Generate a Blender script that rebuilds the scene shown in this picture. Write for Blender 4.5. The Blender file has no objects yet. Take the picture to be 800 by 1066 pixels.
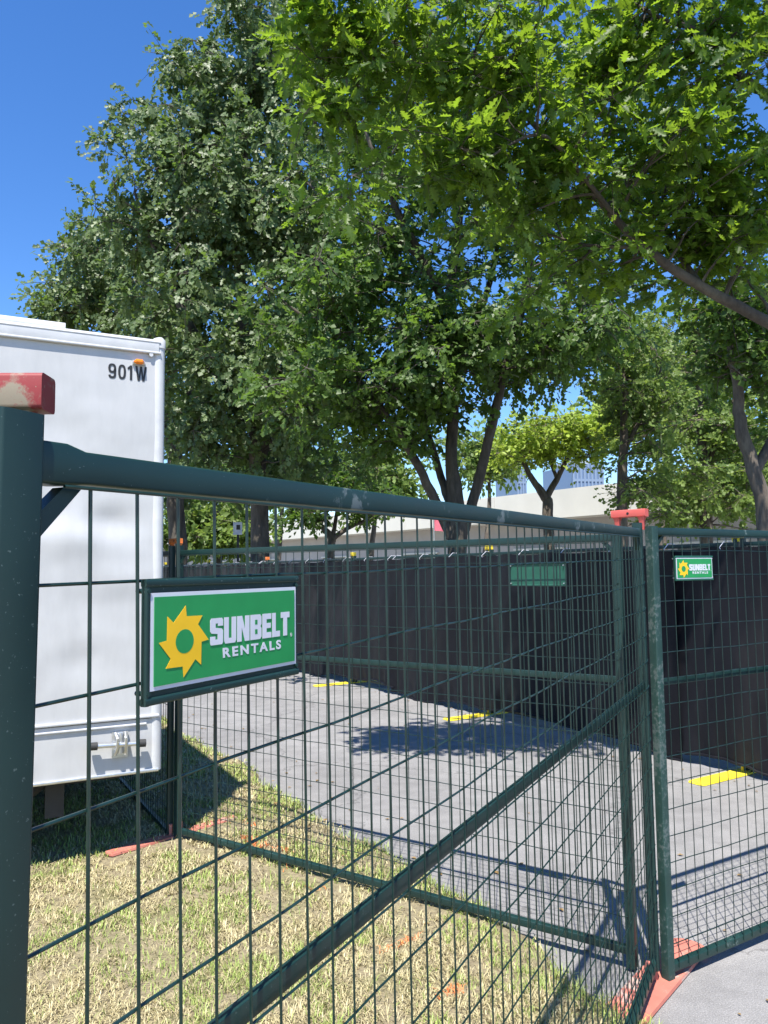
import bpy, math, random
import numpy as np
from math import sin, cos, radians, pi, hypot
from mathutils import Vector, Matrix
random.seed(7); rng = np.random.default_rng(11)
scene = bpy.context.scene
COL = scene.collection

# ------------------------------------------------------------------ camera
H = 1.63; TH = .0757; RO = .0122; F = 812.3
r0 = Vector((1, 0, 0)); u0 = Vector((0, -sin(TH), cos(TH))); fw = Vector((0, cos(TH), sin(TH)))
cr = cos(RO)*r0 - sin(RO)*u0; cu = sin(RO)*r0 + cos(RO)*u0
cd = bpy.data.cameras.new('camera'); cam = bpy.data.objects.new('camera', cd); COL.objects.link(cam)
M4 = Matrix((cr, cu, -fw)).transposed().to_4x4(); M4.translation = (0, 0, H); cam.matrix_world = M4
cd.sensor_fit = 'VERTICAL'; cd.sensor_height = 24; cd.lens = F/1066*24; cd.clip_start = .05; cd.clip_end = 3000
scene.camera = cam
def ray(px, py): return fw*F + cr*(px-400) - cu*(py-533)
def U(px, py, Y):
    """surveyed point: where the sight line at photo pixel px,py reaches distance Y"""
    d = ray(px, py); return Vector((0, 0, H)) + d*(Y/d.y)
def G(px, py, z=0.):
    d = ray(px, py); t = (z-H)/d.z; return Vector((0, 0, H)) + d*t

# ------------------------------------------------------------------ helpers
def tag(o, label=None, cat=None, group=None, kind=None):
    if label: o['label'] = label
    if cat: o['category'] = cat
    if group: o['group'] = group
    if kind: o['kind'] = kind
    return o
def empty(name, loc=(0, 0, 0), rz=0., ry=0.):
    o = bpy.data.objects.new(name, None); COL.objects.link(o); o.location = loc; o.rotation_euler = (0, ry, rz)
    o.empty_display_size = .1
    return o
class MB:
    def __init__(s): s.v = []; s.f = []; s.sm = []
    def add(s, vs, fs, smooth=False):
        b = len(s.v); s.v += [tuple(v) for v in vs]; s.f += [tuple(b+i for i in f) for f in fs]; s.sm += [smooth]*len(fs); return s
    def box(s, c, d, m=None):
        x, y, z = d[0]/2, d[1]/2, d[2]/2
        vs = [Vector((i, j, k)) for i in (-x, x) for j in (-y, y) for k in (-z, z)]
        if m is not None: vs = [m @ v for v in vs]
        c = Vector(c); vs = [v+c for v in vs]
        return s.add(vs, [(0, 1, 3, 2), (4, 6, 7, 5), (0, 4, 5, 1), (2, 3, 7, 6), (0, 2, 6, 4), (1, 5, 7, 3)])
    def tube(s, pts, r, n=6, cap=True):
        pts = [Vector(p) for p in pts]; k = len(pts)
        if not hasattr(r, '__len__'): r = [r]*k
        t = (pts[1]-pts[0]).normalized(); a = t.cross(Vector((0, 0, 1)))
        if a.length < .05: a = t.cross(Vector((1, 0, 0)))
        a.normalize(); vs = []
        for i, p in enumerate(pts):
            t = (pts[min(i+1, k-1)]-pts[max(i-1, 0)])
            if t.length < 1e-9: t = Vector((0, 0, 1))
            t.normalize(); a = a - t*a.dot(t); a.normalize(); b = t.cross(a)
            for j in range(n):
                q = 2*pi*j/n; vs.append(p + (a*cos(q)+b*sin(q))*r[i])
        fs = [(i*n+j, i*n+(j+1) % n, (i+1)*n+(j+1) % n, (i+1)*n+j) for i in range(k-1) for j in range(n)]
        s.add(vs, fs, True)
        if cap: s.add([vs[j] for j in range(n)], [tuple(range(n))[::-1]]); s.add([vs[(k-1)*n+j] for j in range(n)], [tuple(range(n))])
        return s
    def loft(s, stations, up=(0, 0, 1), cap=True):
        """rounded-rect tube; stations = [(point, w, h, r)] w across, h along up"""
        up = Vector(up); prof = []; st = [(Vector(p), w, h, r) for p, w, h, r in stations]; k = len(st); vs = []
        for i, (p, w, h, r) in enumerate(st):
            t = (st[min(i+1, k-1)][0]-st[max(i-1, 0)][0]).normalized()
            a = t.cross(up).normalized(); b = a.cross(t).normalized()
            for q, (sx, sy) in enumerate(((1, 1), (-1, 1), (-1, -1), (1, -1))):
                for e in range(4):
                    an = (q*90 + e*30)*pi/180
                    vs.append(p + a*(sx*(w/2-r)+r*cos(an)) + b*(sy*(h/2-r)+r*sin(an)))
        n = 16
        s.add(vs, [(i*n+j, i*n+(j+1) % n, (i+1)*n+(j+1) % n, (i+1)*n+j) for i in range(k-1) for j in range(n)], False)
        if cap: s.add(vs[:n], [tuple(range(n))[::-1]]); s.add(vs[-n:], [tuple(range(n))])
        return s
    def bar(s, p0, p1, w, h, r=.004, up=(0, 0, 1)): return s.loft([(p0, w, h, r), (p1, w, h, r)], up)
    def prism(s, poly, y0, y1):
        """poly in x,z; extruded from y0 to y1 (ngon caps)"""
        n = len(poly); a = [(x, y0, z) for x, z in poly]; b = [(x, y1, z) for x, z in poly]
        s.add(a+b, [tuple(range(n)), tuple(range(2*n-1, n-1, -1))] + [(i, n+i, n+(i+1) % n, (i+1) % n) for i in range(n)]); return s
    def build(s, name, mat, parent=None):
        me = bpy.data.meshes.new(name); me.from_pydata(s.v, [], s.f); me.polygons.foreach_set('use_smooth', s.sm)
        me.validate(); me.update()
        import bmesh
        bm = bmesh.new(); bm.from_mesh(me); bmesh.ops.recalc_face_normals(bm, faces=bm.faces); bm.to_mesh(me); bm.free()
        me.set_sharp_from_angle(angle=radians(42))
        if mat: me.materials.append(mat)
        o = bpy.data.objects.new(name, me); COL.objects.link(o)
        if parent: o.parent = parent
        return o
def npmesh(name, V, faces_k, mat, parent=None, attrs=None, smooth=False):
    """V (n,3); faces (m,k) same k"""
    me = bpy.data.meshes.new(name); m, k = faces_k.shape
    me.vertices.add(len(V)); me.vertices.foreach_set('co', V.astype(np.float32).ravel())
    me.loops.add(m*k); me.loops.foreach_set('vertex_index', faces_k.astype(np.int32).ravel())
    me.polygons.add(m); me.polygons.foreach_set('loop_start', np.arange(0, m*k, k, dtype=np.int32))
    me.polygons.foreach_set('loop_total', np.full(m, k, dtype=np.int32))
    if smooth: me.polygons.foreach_set('use_smooth', np.ones(m, dtype=bool))
    if attrs:
        for an, arr in attrs.items():
            at = me.attributes.new(an, 'FLOAT', 'POINT'); at.data.foreach_set('value', arr.astype(np.float32))
    me.update(calc_edges=True)
    me.materials.append(mat); o = bpy.data.objects.new(name, me); COL.objects.link(o)
    if parent: o.parent = parent
    return o

# ------------------------------------------------------------------ materials
def mat(name):
    m = bpy.data.materials.new(name); m.use_nodes = True; nt = m.node_tree; b = nt.nodes['Principled BSDF']; return m, nt, b
def N(nt, t, **k):
    n = nt.nodes.new(t)
    for a, v in k.items():
        if a.startswith('i_'): n.inputs[a[2:].replace('_', ' ')].default_value = v
        else: setattr(n, a, v)
    return n
def noise(nt, scale, detail=4, rough=.55, coord='Object', vec=None, stretch=None):
    tc = N(nt, 'ShaderNodeTexCoord'); n = N(nt, 'ShaderNodeTexNoise'); n.inputs['Scale'].default_value = scale
    n.inputs['Detail'].default_value = detail; n.inputs['Roughness'].default_value = rough
    if stretch:
        mp = N(nt, 'ShaderNodeMapping'); mp.inputs['Scale'].default_value = stretch
        nt.links.new(tc.outputs[coord], mp.inputs['Vector']); nt.links.new(mp.outputs[0], n.inputs['Vector'])
    else: nt.links.new(tc.outputs[coord], n.inputs['Vector'])
    return n
def ramp(nt, src, stops):
    r = N(nt, 'ShaderNodeValToRGB'); e = r.color_ramp.elements
    while len(e) < len(stops): e.new(.5)
    for q, (p, c) in zip(e, stops): q.position = p; q.color = (*c, 1) if len(c) == 3 else c
    nt.links.new(src, r.inputs[0]); return r
def mixc(nt, fac, a, b, mode='MIX'):
    m = N(nt, 'ShaderNodeMix'); m.data_type = 'RGBA'; m.blend_type = mode
    for sock, v in ((m.inputs[0], fac), (m.inputs[6], a), (m.inputs[7], b)):
        if hasattr(v, 'links'): nt.links.new(v, sock)
        elif hasattr(v, '__len__'): sock.default_value = (*v[:3], 1)
        else: sock.default_value = v
    return m.outputs[2]
def bump(nt, b, h, strength=.3, dist=.01):
    u = N(nt, 'ShaderNodeBump'); u.inputs['Strength'].default_value = strength; u.inputs['Distance'].default_value = dist
    nt.links.new(h, u.inputs['Height']); nt.links.new(u.outputs[0], b.inputs['Normal']); return u
def simple(name, c, rough=.5, metal=0, var=.12, sc=20, bmp=0):
    m, nt, b = mat(name); n = noise(nt, sc)
    r = ramp(nt, n.outputs['Fac'], [(.3, tuple(x*(1-var) for x in c)), (.7, tuple(min(1, x*(1+var)) for x in c))])
    nt.links.new(r.outputs[0], b.inputs['Base Color']); b.inputs['Roughness'].default_value = rough; b.inputs['Metallic'].default_value = metal
    if bmp: bump(nt, b, n.outputs['Fac'], bmp, .003)
    return m
def painted(name, c, worn, amount=.62, rough=.38, sc=28):
    """gloss paint with scuffs wearing through"""
    m, nt, b = mat(name)
    n1 = noise(nt, sc, 6, .7, stretch=(1, 1, 1)); n2 = noise(nt, 4, 3)
    base = ramp(nt, n2.outputs['Fac'], [(.35, tuple(x*.8 for x in c)), (.7, tuple(x*1.25 for x in c))])
    mul = N(nt, 'ShaderNodeMath', operation='MULTIPLY'); nt.links.new(n1.outputs['Fac'], mul.inputs[0]); nt.links.new(n2.outputs['Fac'], mul.inputs[1])
    k = ramp(nt, mul.outputs[0], [(amount*.56, (0, 0, 0)), (amount*.56+.05, (1, 1, 1))])
    n3 = noise(nt, 260, 2); sp = ramp(nt, n3.outputs['Fac'], [(.69, (0, 0, 0)), (.73, (.8, .8, .8))])
    ad = N(nt, 'ShaderNodeMath', operation='MAXIMUM'); nt.links.new(k.outputs[0], ad.inputs[0]); nt.links.new(sp.outputs[0], ad.inputs[1])
    nt.links.new(mixc(nt, ad.outputs[0], base.outputs[0], worn), b.inputs['Base Color'])
    rr = N(nt, 'ShaderNodeMapRange'); rr.inputs['To Min'].default_value = rough-.1; rr.inputs['To Max'].default_value = rough+.22
    nt.links.new(n2.outputs['Fac'], rr.inputs[0]); nt.links.new(rr.outputs[0], b.inputs['Roughness'])
    bump(nt, b, n1.outputs['Fac'], .12, .002)
    return m
GREEN = painted('green_paint', (.007, .030, .027), (.10, .14, .13), .70)
GREENW = painted('green_paint_worn', (.008, .034, .030), (.13, .16, .155), .54)
GALV = painted('worn_post_paint', (.016, .05, .043), (.08, .11, .105), .47, .5, 60)
WIRE = simple('wire_paint', (.008, .026, .023), .32, 0, .3, 40)
RED = painted('red_paint', (.62, .11, .09), (.30, .26, .22), .62, .5, 35)
REDN = painted('old_red_paint', (.25, .028, .028), (.24, .20, .14), .42, .5, 30)
FOOT = painted('faded_red_foot_paint', (.50, .17, .125), (.42, .30, .25), .52, .65, 18)
YEL = painted('yellow_paint', (.80, .62, .03), (.45, .38, .12), .62, .6, 14)
ORG = simple('orange_plastic', (.75, .20, .04), .5)
SGREEN = simple('sign_green', (.02, .26, .075), .35, 0, .06, 30)
SWHITE = simple('sign_white', (.62, .62, .68), .4, 0, .05, 30)
SYEL = simple('sign_yellow', (.85, .50, .015), .4, 0, .05, 30)
BACKG = simple('sign_back_green', (.012, .085, .055), .5)
def truck_white():
    m, nt, b = mat('trailer_white'); n = noise(nt, 1.3, 3); n2 = noise(nt, 9, 5, .7, stretch=(1, 1, .25))
    r = ramp(nt, n2.outputs['Fac'], [(.35, (.44, .44, .437)), (.6, (.475, .475, .473)), (.8, (.50, .50, .497))])
    nt.links.new(r.outputs[0], b.inputs['Base Color']); b.inputs['Roughness'].default_value = .34
    bump(nt, b, n.outputs['Fac'], .5, .05); return m
TW = truck_white()
TWT = simple('trailer_trim', (.50, .505, .51), .35, 0, .1, 8)
ALU = simple('aluminium', (.62, .63, .64), .32, .8, .1, 30)
DARK = simple('dark_underbody', (.035, .033, .032), .7, 0, .4, 12)
BLK = simple('black_lettering', (.015, .015, .015), .5, 0, .05)
RUB = simple('rubber', (.03, .03, .03), .7)
AMBER = simple('amber_lens', (.75, .20, .01), .25)

# ground materials
def asphalt():
    m, nt, b = mat('asphalt'); n = noise(nt, 190, 3, .7); n2 = noise(nt, .9, 5, .6); n3 = noise(nt, 6, 5, .7)
    v = N(nt, 'ShaderNodeTexVoronoi'); v.inputs['Scale'].default_value = 150
    tc = N(nt, 'ShaderNodeTexCoord'); nt.links.new(tc.outputs['Object'], v.inputs['Vector'])
    base = ramp(nt, n2.outputs['Fac'], [(.3, (.205, .20, .197)), (.7, (.275, .268, .262))])
    ag = ramp(nt, n.outputs['Fac'], [(.3, (.55, .55, .55)), (.55, (1, 1, 1)), (.72, (1.55, 1.52, 1.5))])
    c = mixc(nt, 1., base.outputs[0], ag.outputs[0], 'MULTIPLY')
    vc = N(nt, 'ShaderNodeTexVoronoi'); vc.feature = 'DISTANCE_TO_EDGE'; vc.inputs['Scale'].default_value = .42
    wn = noise(nt, 1.7, 6, .7); vm = N(nt, 'ShaderNodeVectorMath', operation='MULTIPLY_ADD'); vm.inputs[1].default_value = (.9, .9, .9)
    nt.links.new(wn.outputs['Color'], vm.inputs[0]); nt.links.new(tc.outputs['Object'], vm.inputs[2]); nt.links.new(vm.outputs[0], vc.inputs['Vector'])
    ck = ramp(nt, vc.outputs['Distance'], [(.0, (.45, .45, .45)), (.004, (.5, .5, .5)), (.007, (1, 1, 1))]); c = mixc(nt, .6, c, ck.outputs[0], 'MULTIPLY')
    st = ramp(nt, n3.outputs['Fac'], [(.35, (.85, .85, .85)), (.6, (1.06, 1.06, 1.06))])
    c = mixc(nt, 1., c, st.outputs[0], 'MULTIPLY')
    nt.links.new(c, b.inputs['Base Color']); b.inputs['Roughness'].default_value = .85
    bump(nt, b, v.outputs['Distance'], .5, .004); return m
def soil():
    m, nt, b = mat('dry_lawn_soil'); n = noise(nt, 40, 6, .75); n2 = noise(nt, 3, 4)
    c = ramp(nt, n.outputs['Fac'], [(.3, (.16, .12, .075)), (.5, (.30, .25, .15)), (.7, (.42, .36, .21))])
    g = ramp(nt, n2.outputs['Fac'], [(.5, (1, 1, 1)), (.7, (.6, .72, .42))])
    nt.links.new(mixc(nt, 1., c.outputs[0], g.outputs[0], 'MULTIPLY'), b.inputs['Base Color'])
    b.inputs['Roughness'].default_value = .95; bump(nt, b, n.outputs['Fac'], 1., .02); return m
def plaza():
    m, nt, b = mat('plaza_ground'); n = noise(nt, 2, 6, .7); n2 = noise(nt, 80, 3)
    c = ramp(nt, n.outputs['Fac'], [(.3, (.2, .2, .19)), (.7, (.3, .295, .28))])
    nt.links.new(mixc(nt, .3, c.outputs[0], n2.outputs['Fac'], 'OVERLAY'), b.inputs['Base Color']); b.inputs['Roughness'].default_value = .9; return m
def fabric():
    m, nt, b = mat('black_screen_fabric'); n = noise(nt, 1.4, 5, .6, stretch=(1, 1, .35)); n2 = noise(nt, 700, 1)
    c = ramp(nt, n.outputs['Fac'], [(.35, (.0045, .0045, .007)), (.6, (.008, .008, .011)), (.75, (.022, .021, .022))])
    nt.links.new(c.outputs[0], b.inputs['Base Color']); b.inputs['Roughness'].default_value = .55
    b.inputs['Specular IOR Level'].default_value = .22
    bump(nt, b, n2.outputs['Fac'], .4, .002); return m
def bark(name, a, c):
    m, nt, b = mat(name); n = noise(nt, 9, 6, .7, stretch=(1, 1, .25)); n2 = noise(nt, 2.5, 3)
    r = ramp(nt, n.outputs['Fac'], [(.32, a), (.62, c)])
    l = ramp(nt, n2.outputs['Fac'], [(.5, (1, 1, 1)), (.7, (1.35, 1.4, 1.3))])
    nt.links.new(mixc(nt, 1., r.outputs[0], l.outputs[0], 'MULTIPLY'), b.inputs['Base Color']); b.inputs['Roughness'].default_value = .9
    bump(nt, b, n.outputs['Fac'], .8, .02); return m
BARK = bark('oak_bark', (.028, .023, .018), (.095, .08, .064))
BARK2 = bark('grey_brown_bark', (.045, .034, .027), (.15, .125, .10))
def leafmat(name, dark, light, trans, gloss=.42, tw=.35):
    m, nt, b = mat(name); a = N(nt, 'ShaderNodeAttribute'); a.attribute_name = 'tint'
    c = ramp(nt, a.outputs['Fac'], [(0, dark), (1, light)]); nt.links.new(c.outputs[0], b.inputs['Base Color'])
    b.inputs['Roughness'].default_value = gloss; b.inputs['Specular IOR Level'].default_value = .4
    t = N(nt, 'ShaderNodeBsdfTranslucent'); tc = ramp(nt, a.outputs['Fac'], [(0, tuple(x*.55 for x in trans)), (1, trans)]); nt.links.new(tc.outputs[0], t.inputs['Color'])
    mx = N(nt, 'ShaderNodeMixShader'); mx.inputs[0].default_value = tw
    out = nt.nodes['Material Output']; nt.links.new(b.outputs[0], mx.inputs[1]); nt.links.new(t.outputs[0], mx.inputs[2]); nt.links.new(mx.outputs[0], out.inputs[0]); return m
LEAF_B = leafmat('pale_oak_leaves', (.075, .115, .045), (.155, .215, .085), (.22, .36, .05), .45, .38)
LEAF_C = leafmat('dark_oak_leaves', (.045, .095, .022), (.11, .175, .04), (.24, .42, .045), .46, .42)
LEAF_D = leafmat('fresh_oak_leaves', (.04, .09, .014), (.11, .18, .025), (.36, .56, .035), .46, .48)
LEAF_E = leafmat('light_green_leaves', (.10, .16, .035), (.20, .28, .075), (.40, .56, .09), .45, .45)
LEAF_G = leafmat('yellow_green_leaves', (.24, .34, .04), (.38, .50, .08), (.60, .75, .08), .5, .45)

# ------------------------------------------------------------------ world, sun
S = Vector((-.08, -.5, 1.)).normalized()
el = math.asin(S.z); az = math.atan2(S.x, S.y)
w = bpy.data.worlds.new('World'); scene.world = w; w.use_nodes = True
sk = w.node_tree.nodes.new('ShaderNodeTexSky'); sk.sky_type = 'NISHITA'; sk.sun_disc = False
sk.sun_elevation = el; sk.sun_rotation = az % (2*pi); sk.altitude = 200; sk.air_density = 1.0; sk.dust_density = 0; sk.ozone_density = 4
bg = w.node_tree.nodes['Background']; bg.inputs[1].default_value = .122
hs = w.node_tree.nodes.new('ShaderNodeHueSaturation'); hs.inputs['Saturation'].default_value = 1.24; hs.inputs['Hue'].default_value = .508
w.node_tree.links.new(sk.outputs[0], hs.inputs['Color']); w.node_tree.links.new(hs.outputs[0], bg.inputs[0])
sd = bpy.data.lights.new('sun', 'SUN'); sd.energy = 4.8; sd.angle = radians(.5); sd.color = (1, .955, .88)
so = bpy.data.objects.new('sun', sd); COL.objects.link(so); so.rotation_euler = S.to_track_quat('Z', 'Y').to_euler(); so.location = (0, -3, 8)
scene.view_settings.view_transform = 'Standard'; scene.view_settings.look = 'None'; scene.view_settings.exposure = 1.0; scene.view_settings.gamma = 1

# ------------------------------------------------------------------ ground
mb = MB(); mb.add([(-900, -300, -.03), (900, -300, -.03), (900, 2500, -.03), (-900, 2500, -.03)], [(0, 1, 2, 3)])
tag(mb.build('ground', plaza()), 'pale paved plaza beyond the fence', 'ground', kind='structure')
KD = Vector((cos(2.1351), sin(2.1351), 0)); KN = Vector((sin(2.1351), -cos(2.1351), 0))     # along the path, and away from the lawn
K0 = Vector((2.4, 6.9579, 0))
E0 = G(550, 985); E1 = G(192, 764); ED = (E1-E0).normalized(); EN = Vector((ED.y, -ED.x, 0))
def edge(t, o=0): return E0 + ED*t + EN*o
mb = MB(); a = edge(-14, -.3); b_ = edge(60, -.3); c = edge(60, 9.2); d = edge(-14, 9.2)
# path sheet, cut fine enough to stay a flat sheet
mb.add([(p.x, p.y, 0.) for p in (a, d, c, b_)], [(0, 1, 2, 3)])
tag(mb.build('path', asphalt()), 'grey asphalt path between lawn and black screened fence', 'path', kind='structure')
# lawn base with a ragged edge
def edge_off(t): return .05*sin(t*2.1)+.03*sin(t*5.3+1)+.02*sin(t*13+2)
ts = np.concatenate([np.linspace(-14, -3, 12), np.linspace(-2.9, 12, 200), np.linspace(12.5, 60, 40)])
mb = MB(); vs = []; nn = 40
for t in ts:
    for j in range(nn):
        o = edge_off(t) - (j/(nn-1))**2*22; p = edge(t, o)
        z = .004 + .018*min(1, j/2.) + .012*(sin(p.x*3+1)*sin(p.y*2.3)+1)*min(1, j/3)
        vs.append((p.x, p.y, z))
mb.add(vs, [(i*nn+j, i*nn+j+1, (i+1)*nn+j+1, (i+1)*nn+j) for i in range(len(ts)-1) for j in range(nn-1)], True)
tag(mb.build('lawn', soil()), 'dry worn lawn soil beside the path', 'lawn', kind='structure')

# grass blades (stuff)
def grass():
    n = 300000
    y = 1.9 + rng.random(n)**1.5*9.5; x = -.56*y + rng.random(n)*(y*.56+1.4)
    keep = rng.random(n) < np.clip(1.5 - y*.09, .35, 1); x, y = x[keep], y[keep]
    ex = np.array([(E0.x, E0.y)]); ed = np.array([ED.x, ED.y]); en = np.array([EN.x, EN.y])
    P = np.stack([x, y], 1)-ex; t = P @ ed; o = P @ en
    eo = .05*np.sin(t*2.1)+.03*np.sin(t*5.3+1)+.02*np.sin(t*13+2)
    k = o < eo + rng.normal(0, .018, len(t)); x, y, t, o, eo = x[k], y[k], t[k], o[k], eo[k]
    def vn(x, y, s, seed):   # smooth value noise
        r = np.random.default_rng(seed).random((256, 256)); X = x*s+100; Y = y*s+100
        xi = np.floor(X).astype(int); yi = np.floor(Y).astype(int); fx = X-xi; fy = Y-yi; fx = fx*fx*(3-2*fx); fy = fy*fy*(3-2*fy)
        g = lambda a, b: r[a % 256, b % 256]
        return (g(xi, yi)*(1-fx)+g(xi+1, yi)*fx)*(1-fy)+(g(xi, yi+1)*(1-fx)+g(xi+1, yi+1)*fx)*fy
    pat = .5*vn(x, y, 2.2, 1)+.3*vn(x, y, 6, 2)+.2*vn(x, y, 16, 3)
    near = np.clip(1-(eo-o)/.30, 0, 1)
    green = (pat > .545-.25*near).astype(float)
    bare = .5*vn(x, y, 5, 5)+.5*vn(x, y, 13, 6)
    k = (bare < .56) | (rng.random(len(x)) < .30); x, y, pat, near, green, t, o = [q[k] for q in (x, y, pat, near, green, t, o)]
    keep = np.ones(len(x), bool)
    for (ax, ay, bx, by, hw) in ((112, 899, 245, 859, .075), (185, 882, 560, 980, .03)):
        A_ = G(ax, ay, .03); B_ = G(bx, by, .03); dx_, dy_ = B_.x-A_.x, B_.y-A_.y; L_ = hypot(dx_, dy_); u_ = ((x-A_.x)*dx_+(y-A_.y)*dy_)/L_; v_ = (-(x-A_.x)*dy_+(y-A_.y)*dx_)/L_
        keep &= ~((u_ > -.04) & (u_ < L_+.04) & (np.abs(v_) < hw)) | (rng.random(len(x)) < .12)
    x, y, pat, near, green, t, o = [q[keep] for q in (x, y, pat, near, green, t, o)]
    n = len(x); gr = ((green > 0) & (rng.random(n) < .62+.25*near)) | (rng.random(n) < .07)
    L = np.where(gr, rng.uniform(.02, .055, n), rng.uniform(.02, .055, n)); ang = rng.uniform(0, 2*pi, n)
    lean = np.where(gr, rng.uniform(.3, 1.25, n), rng.uniform(.8, 1.5, n)); wd = rng.uniform(.0013, .0030, n)*np.clip(y/4, .8, 1.6)
    dx, dy = np.cos(ang), np.sin(ang); z0 = .022 + .012*(np.sin(x*3+1)*np.sin(y*2.3)+1)-.004
    z0 = np.where(o > -.03, z0*.6, z0)
    px, py = -dy*wd, dx*wd
    V = np.zeros((n, 5, 3))
    V[:, 0] = np.stack([x-px, y-py, z0], 1); V[:, 1] = np.stack([x+px, y+py, z0], 1)
    mx = L*.5*np.sin(lean*.5); mz = L*.5*np.cos(lean*.5)
    V[:, 2] = np.stack([x+dx*mx+px*.8, y+dy*mx+py*.8, z0+mz], 1); V[:, 3] = np.stack([x+dx*mx-px*.8, y+dy*mx-py*.8, z0+mz], 1)
    tx = mx+L*.5*np.sin(lean*1.25); tz = mz+L*.5*np.cos(np.minimum(lean*1.25, 1.75))
    V[:, 4] = np.stack([x+dx*tx, y+dy*tx, z0+tz], 1)
    b = np.arange(n)[:, None]*5
    f = np.concatenate([b+[[0, 1, 2]], b+[[0, 2, 3]], b+[[3, 2, 4]]])
    # colour value: 0..0.45 straw, 0.55..1 green; paint marks >1.5
    tint = np.where(gr, rng.uniform(.6, 1, n), rng.uniform(0, .45, n))
    for (qx, qy, lx, ly, a) in ((415, 985, .10, .035, .6), (333, 925, .07, .025, 0.2), (248, 858, .13, .04, -.3), (262, 878, .12, .03, -1.), (288, 885, .12, .022, -.6), (470, 1035, .07, .03, .5), (300, 905, .06, .02, .3)):
        p = G(qx, qy, .04); ux = (x-p.x)*cos(a)+(y-p.y)*sin(a); uy = -(x-p.x)*sin(a)+(y-p.y)*cos(a)
        k2 = ((ux/lx)**2+(uy/ly)**2 < 1.2) & (rng.random(n) < .6); tint[k2] = 2.
    m, nt, b2 = mat('grass_blades'); at = N(nt, 'ShaderNodeAttribute'); at.attribute_name = 'tint'
    mr = N(nt, 'ShaderNodeMath', operation='MULTIPLY'); mr.inputs[1].default_value = .5; nt.links.new(at.outputs['Fac'], mr.inputs[0])
    r = ramp(nt, mr.outputs[0], [(0, (.27, .22, .10)), (.22, (.54, .47, .26)), (.29, (.15, .20, .04)), (.5, (.34, .42, .10)), (.85, (.75, .22, .06))])
    r.color_ramp.interpolation = 'LINEAR'
    nt.links.new(r.outputs[0], b2.inputs['Base Color']); b2.inputs['Roughness'].default_value = .6
    g = npmesh('grass', V.reshape(-1, 3), f, m, attrs={'tint': np.repeat(tint, 5)})
    tag(g, 'short straw coloured grass with green tufts and orange paint marks', 'grass', kind='stuff')
grass()

def litter():
    n = 260; V = []; Fc = []
    for i in range(n):
        t = random.uniform(-3, 9); o = random.choice((random.gauss(.15, .25), random.uniform(-1.2, 3.1), random.gauss(3.0, .12))); p = edge(t, o)
        if p.y < 1.5: continue
        a = random.uniform(0, 2*pi); L = random.uniform(.015, .05); b = len(V); z = .006 if o > .05 else .05
        for (u_, v_, h_) in ((0, 0, 0), (.45, .3, .12), (1, 0, .02), (.45, -.3, .1)): V.append((p.x+L*(u_*cos(a)-v_*sin(a)), p.y+L*(u_*sin(a)+v_*cos(a)), z+L*h_))
        Fc.append((b, b+1, b+2, b+3))
    mb = MB(); mb.add(V, Fc); tag(mb.build('leaf_litter', simple('dry_leaf', (.22, .14, .05), .8, 0, .5, 9)), 'dry fallen leaf crumbs scattered on the path and lawn edge', 'leaf litter', kind='stuff')
litter()
# ------------------------------------------------------------------ lettering
def text_mesh(name, s, size, material, parent, x, y, z, width=None, offset=0., sp=1., thick=.0006, flip=False):
    cu_ = bpy.data.curves.new('t', 'FONT'); cu_.body = s; cu_.size = size; cu_.offset = offset; cu_.space_character = sp; cu_.extrude = thick
    cu_.align_x = 'LEFT'; cu_.resolution_u = 6
    o = bpy.data.objects.new('t', cu_); COL.objects.link(o)
    dg = bpy.context.evaluated_depsgraph_get(); me = bpy.data.meshes.new_from_object(o.evaluated_get(dg)); me.name = name
    COL.objects.unlink(o); bpy.data.objects.remove(o)
    co = np.empty(len(me.vertices)*3); me.vertices.foreach_get('co', co); co = co.reshape(-1, 3)
    co[:, 0] -= co[:, 0].min(); co[:, 1] -= co[:, 1].min()
    hh = co[:, 1].max(); co[:, 1] *= size/hh; 
    if width: co[:, 0] *= width/co[:, 0].max()
    new = np.stack([co[:, 0]+x, y-co[:, 2], co[:, 1]+z], 1); me.vertices.foreach_set('co', new.ravel()); me.update()
    me.materials.clear(); me.materials.append(material)
    q = bpy.data.objects.new(name, me); COL.objects.link(q); q.parent = parent; return q

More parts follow.
